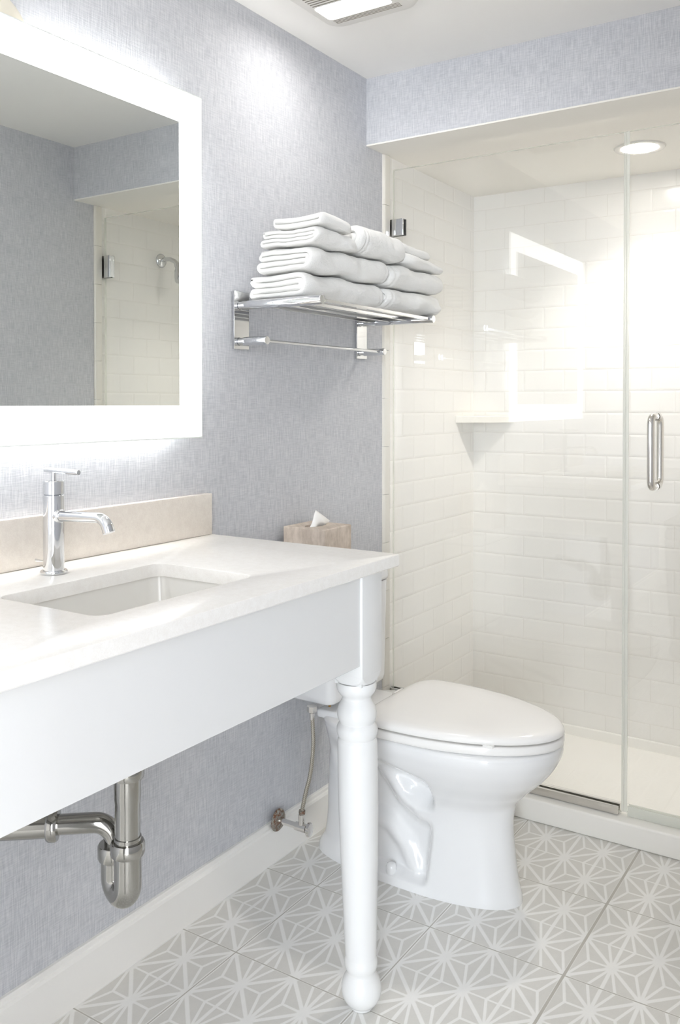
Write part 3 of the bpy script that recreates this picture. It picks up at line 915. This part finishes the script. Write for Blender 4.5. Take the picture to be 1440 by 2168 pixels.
# ------------------------------------------------------------------ towels
Z0 = ZT + 0.0122
def nested_path(x0, x1, z0, z1, levels):
    """closed centre line of one folded cloth in the X-Z plane"""
    t = (z1 - z0) / levels
    Z = [z0 + t * (k + .5) for k in range(levels)]
    pts = []
    def line(xa, xb, z, n=10):
        return [(xa + (xb - xa) * i / n, z) for i in range(n + 1)]
    def bend(cx, cz, r, a0, a1, n):
        return [(cx + r * math.cos(a0 + (a1 - a0) * i / n), cz + r * math.sin(a0 + (a1 - a0) * i / n)) for i in range(1, n)]
    if levels == 4:
        xa, xb = x0 + t, x1 - 2 * t
        zm = (Z[1] + Z[2]) / 2
        pts += line(xa, xb, Z[3])
        pts += bend(xb, zm, 1.5 * t, PI / 2, -PI / 2, 14)
        pts += line(xb, xa, Z[0])
        pts += bend(xa, (Z[0] + Z[1]) / 2, .5 * t, 1.5 * PI, PI / 2, 8)
        pts += line(xa, xb + .2 * t, Z[1])
        pts += bend(xb + .2 * t, zm, .5 * t, -PI / 2, PI / 2, 8)
        pts += line(xb + .2 * t, xa + .6 * t, Z[2])
        pts += bend(xa + .6 * t, (Z[2] + Z[3]) / 2, .5 * t, -PI / 2, -1.5 * PI, 8)
    else:
        xa, xb = x0 + t, x1 - t
        pts += line(xa, xb, Z[1])
        pts += bend(xb, (Z[0] + Z[1]) / 2, .5 * t, PI / 2, -PI / 2, 10)
        pts += line(xb, xa, Z[0])
        pts += bend(xa, (Z[0] + Z[1]) / 2, .5 * t, 1.5 * PI, PI / 2, 8)
    return pts, t
def make_towel(label, x0, x1, y0, y1, z0, z1, levels, seed, lean=0.0, droop=0.0, bands=(), swell=0.0):
    path, t = nested_path(x0, x1, z0, z1, levels)
    n = len(path)
    nr = []
    for i in range(n):
        a, b = path[i - 1], path[(i + 1) % n]
        dx, dz = b[0] - a[0], b[1] - a[1]
        L = math.hypot(dx, dz) or 1
        nr.append((-dz / L, dx / L))
    NY = 56
    L = y1 - y0
    body = MB()
    oo, ii = [], []
    xm = (x0 + x1) / 2; zm = (z0 + z1) / 2
    for k in range(NY + 1):
        s = k / NY
        s = 0.5 - 0.5 * math.cos(PI * s) if True else s
        y = y0 + L * s
        e = min(y - y0, y1 - y)
        f = 0.5 * t * (0.30 + 0.68 * math.sqrt(max(0, 1 - (1 - min(1, e / (0.75 * t))) ** 2)))
        endr = 1 - (1 - min(1, e / 0.030)) ** 2
        for yb, wd, am in bands:
            f *= 1 - am * math.exp(-((y - yb) / wd) ** 2)
        ro, ri = [], []
        for i, (x, z) in enumerate(path):
            nx, nz = nr[i]
            for sg, lst in ((1, ro), (-1, ri)):
                px, pz = x + nx * f * sg, z + nz * f * sg
                q = Vector((px * 13, y * 13, pz * 7))
                q2 = Vector((px * 45 + seed * 3.1, y * 45, pz * 60))
                wgt = min(1.0, max(0.0, (pz - Z0) / 0.05))
                dz_ = (0.0075 * noise.noise(q) * wgt + 0.0011 * noise.noise(q2))
                dx_ = 0.008 * noise.noise(Vector((px * 16 + seed * 7.3, y * 14, pz * 30))) + 0.0022 * noise.noise(q2 + Vector((5, 9, 1)))
                px2 = xm + (px - xm) * (0.93 + 0.07 * endr) + dx_ + lean * (y - y0)
                pz2 = zm + (pz - zm) * (0.90 + 0.10 * endr) + dz_ + swell * math.sin(PI * s) * (pz - z0) / (z1 - z0) - droop * s * s * min(1.0, 0.4 + (pz - z0) / (z1 - z0))
                yy = y + 0.004 * noise.noise(Vector((px * 20, pz * 40, seed))) * (1 if s < .5 else -1)
                lst.append(Vector((px2, yy, pz2)))
        oo.append(ro); ii.append(ri)
    nv = 2 * n
    verts, faces = [], []
    for k in range(NY + 1): verts += oo[k] + ii[k]
    for k in range(NY):
        a, b = k * nv, (k + 1) * nv
        for i in range(n):
            j = (i + 1) % n
            faces.append((a + i, a + j, b + j, b + i))
            faces.append((a + n + j, a + n + i, b + n + i, b + n + j))
    for k in (0, NY):
        a = k * nv
        for i in range(n):
            j = (i + 1) % n
            faces.append((a + i, a + n + i, a + n + j, a + j))
    body.add(verts, faces)
    o = body.build('folded_towel', M['towel'], None, smooth=180)
    return tag(o, label, 'towel', 'folded white towels on the rack shelf')
make_towel('lowest bath towel at the near end of the rack shelf', 0.014, 0.202, 1.708, 2.030, Z0, 1.5122, 4, 1, .085, 0, ((1.845, .010, .22), (1.880, .010, .22), (2.012, .004, .35)))
make_towel('lowest bath towel at the shower end of the rack shelf', 0.045, 0.236, 2.034, 2.315, Z0, 1.5122, 4, 2, .07, 0.002, ((2.052, .004, .35), (2.135, .009, .22), (2.165, .009, .22)))
make_towel('second bath towel up, at the near end of the shelf', 0.040, 0.2175, 1.708, 2.032, 1.5162, 1.5730, 4, 3, .085, 0, ((1.870, .010, .22), (1.905, .010, .22), (2.016, .004, .3)))
make_towel('second bath towel up, at the shower end of the shelf', 0.060, 0.245, 2.037, 2.320, 1.5162, 1.5730, 4, 4, .06, 0.004, ((2.055, .004, .35), (2.12, .009, .22), (2.15, .009, .22)))
make_towel('hand towel under the washcloth at the near end of the shelf', 0.054, 0.2365, 1.708, 1.872, 1.5775, 1.6175, 4, 5, .05, .010, ((1.86, .004, .3),))
make_towel('thick hand towel with narrow hem, middle of the top row', 0.080, 0.250, 1.876, 2.100, 1.5775, 1.6440, 4, 6, .03, .004, ((1.898, .003, .4), (1.910, .003, .35)), 0.003)
make_towel('hand towel on the top row beside the shower glass', 0.085, 0.252, 2.105, 2.322, 1.5775, 1.6065, 4, 7, .02, .008, ((2.125, .004, .3),))
make_towel('thin washcloth topping the near end of the towel pile', 0.090, 0.250, 1.708, 1.835, 1.6190, 1.6470, 2, 8, .03, .009)
make_towel('small folded washcloth topping the shower end of the pile', 0.095, 0.243, 2.108, 2.262, 1.6075, 1.6330, 2, 9, .02, .006)

# ------------------------------------------------------------------ shower glass
GY0, GY1 = 2.450, 2.460
def glass_panel(m_, x0, x1, z0, z1):
    m_.add([(x0, GY0, z0), (x1, GY0, z0), (x1, GY0, z1), (x0, GY0, z1), (x0, GY1, z0), (x1, GY1, z0), (x1, GY1, z1), (x0, GY1, z1)],
           [(0, 1, 2, 3), (7, 6, 5, 4)], 0)
    o = len(m_.v) - 8
    for fc in ((4, 5, 1, 0), (5, 6, 2, 1), (6, 7, 3, 2), (7, 4, 0, 3)):
        m_.f.append(tuple(i + o for i in fc)); m_.mi.append(1)
    return m_
def clamp(parent, xc0, xc1, zc, hh, name):
    b = MB()
    for y0, y1 in ((GY0 - 0.0085, GY0 - 0.0012), (GY1 + 0.0012, GY1 + 0.0085)):
        b.box(xc0, xc1, y0, y1, zc - hh, zc + hh, 0.0022, 3)
    b.box(xc0, xc0 + (0.009 if xc0 < 0.5 else xc1 - xc0), GY0 - 0.002, GY1 + 0.002, zc - hh + .003, zc + hh - .003)
    o = b.build(name, M['chrome'], parent, smooth=40)
    g = MB()
    for y0, y1 in ((GY0 - 0.0013, GY0 - 0.0001), (GY1 + 0.0001, GY1 + 0.0013)):
        g.box(xc0 + 0.010, xc1 + 0.001, y0, y1, zc - hh + 0.001, zc + hh - 0.001)
    g.build('gasket', M['gasket'], o)
    return o
GP = thing('fixed_glass_panel', 'clear fixed shower panel clamped to the tiled wall', 'glass panel', (0.374, 2.455, 0.064))
glass_panel(MB(), 0.0115, 0.7375, 0.0705, 1.9420).build('pane', [M['glass'], M['glass_edge']], GP, fix=False)
clamp(GP, 0.0, 0.0525, 1.7575, 0.0265, 'wall_clamp')
clamp(GP, 0.0, 0.0525, 0.2630, 0.0265, 'wall_clamp')
ch = MB()
ch.box(0.012, 0.7300, GY0 - 0.0095, GY0 - 0.0015, 0.0645, 0.0870, 0.0008, 1)
ch.box(0.012, 0.7300, GY1 + 0.0015, GY1 + 0.0095, 0.0645, 0.0870, 0.0008, 1)
ch.box(0.012, 0.7300, GY0 - 0.0060, GY1 + 0.0060, 0.0642, 0.0690)
ch.build('bottom_channel', M['nickel'], GP, smooth=40)
SD = thing('shower_door', 'clear glass shower door with chrome pull handle', 'shower door', (1.05, 2.455, 0.07))
glass_panel(MB(), 0.7440, 1.3740, 0.0740, 1.9420).build('pane', [M['glass'], M['glass_edge']], SD, fix=False)
sl = MB()
sl.box(0.7380, 0.7436, GY0 - 0.004, GY1 + 0.002, 0.0745, 1.9405)
sl.box(0.7436, 0.7530, GY0 - 0.0024, GY0 - 0.0002, 0.0745, 1.9405)
sl.build('edge_seal', M['vinyl'], SD)
sw = MB()
sw.box(0.7545, 1.3720, GY0 - 0.0035, GY0 - 0.0003, 0.0655, 0.0930)
sw.box(0.7545, 1.3720, GY1 + 0.0003, GY1 + 0.0035, 0.0655, 0.0930)
sw.box(0.7545, 1.3720, GY0 - 0.0002, GY1 + 0.0002, 0.0655, 0.0735)
sw.build('bottom_sweep', M['vinyl'], SD)
hn = MB()
HX, HZ0, HZ1 = 0.8225, 0.9755, 1.1640
for sg in (-1, 1):
    yb = GY0 if sg < 0 else GY1
    yo = yb + sg * 0.046
    R_ = 0.022
    pth = [Vector((HX, yb + sg * 0.0005, HZ1))]
    pth += arc((HX, yo - sg * R_, HZ1 - R_), R_, PI / 2, 0, 8, (0, sg, 0), (0, 0, 1))
    pth += arc((HX, yo - sg * R_, HZ0 + R_), R_, 0, -PI / 2, 8, (0, sg, 0), (0, 0, 1))
    pth += [Vector((HX, yb + sg * 0.0005, HZ0))]
    hn.tube(pth, 0.0098, 24)
    for z in (HZ0, HZ1):
        hn.lathe([(0.0, 0.0), (0.0112, 0.0), (0.0112, 0.003), (0.0, 0.003)], (HX, yb + sg * 0.0002, z), (0, sg, 0), 24)
hn.build('pull_handle', M['nickel'], SD, smooth=60)
for zc in (1.745, 0.30):
    clamp(SD, 1.3355, 1.3825, zc, 0.0445, 'hinge')

# ------------------------------------------------------------------ shower fittings
cs = MB()
A, Bq, zt, zb2 = 0.158, 0.166, 1.1535, 1.1288
front = []
for k in range(13):
    t = k / 12
    px, py = Bq * t, BACK - A * (1 - t)
    b_ = 0.010 * math.sin(PI * t)
    front.append((px + b_ * .7, py - b_ * .7))
out = [(0.0005, BACK - 0.0005)] + [(max(0.0005, a), min(BACK - 0.0005, b)) for a, b in front]
cs.loft([[Vector((a, b, zb2)) for a, b in out], [Vector((a, b, zt - .002)) for a, b in out], [Vector((a * .985, BACK - (BACK - b) * .985, zt)) for a, b in out]])
tag(cs.build('corner_shelf', M['shelf'], smooth=30), 'white triangular corner shelf on the shower tile', 'shelf')
SH = thing('shower_head', 'chrome shower head and arm seen in the mirror', 'shower head', (ROOM_R, 2.775, 1.815))
MB().lathe([(0.0, 0.0005), (0.030, 0.0005), (0.030, 0.004), (0.024, 0.010), (0.012, 0.014), (0.0, 0.0145)], (ROOM_R, 2.775, 1.815), (-1, 0, 0), 36).build('flange', M['chrome'], SH, smooth=50)
ar = [(ROOM_R - .002, 2.775, 1.815), (ROOM_R - .03, 2.775, 1.819), (ROOM_R - .055, 2.775, 1.817), (ROOM_R - .080, 2.775, 1.806), (ROOM_R - .100, 2.775, 1.788)]
MB().tube(ar, 0.0095, 20).build('arm', M['chrome'], SH, smooth=60)
hx = Vector((ROOM_R - .098, 2.775, 1.790))
MB().lathe([(0.0, -0.004), (0.013, -0.003), (0.015, 0.004), (0.013, 0.014), (0.020, 0.026), (0.027, 0.050), (0.029, 0.070), (0.027, 0.075), (0.0, 0.0755)], hx, (-0.35, 0, -1), 36).build('spray_head', M['chrome'], SH, smooth=50)
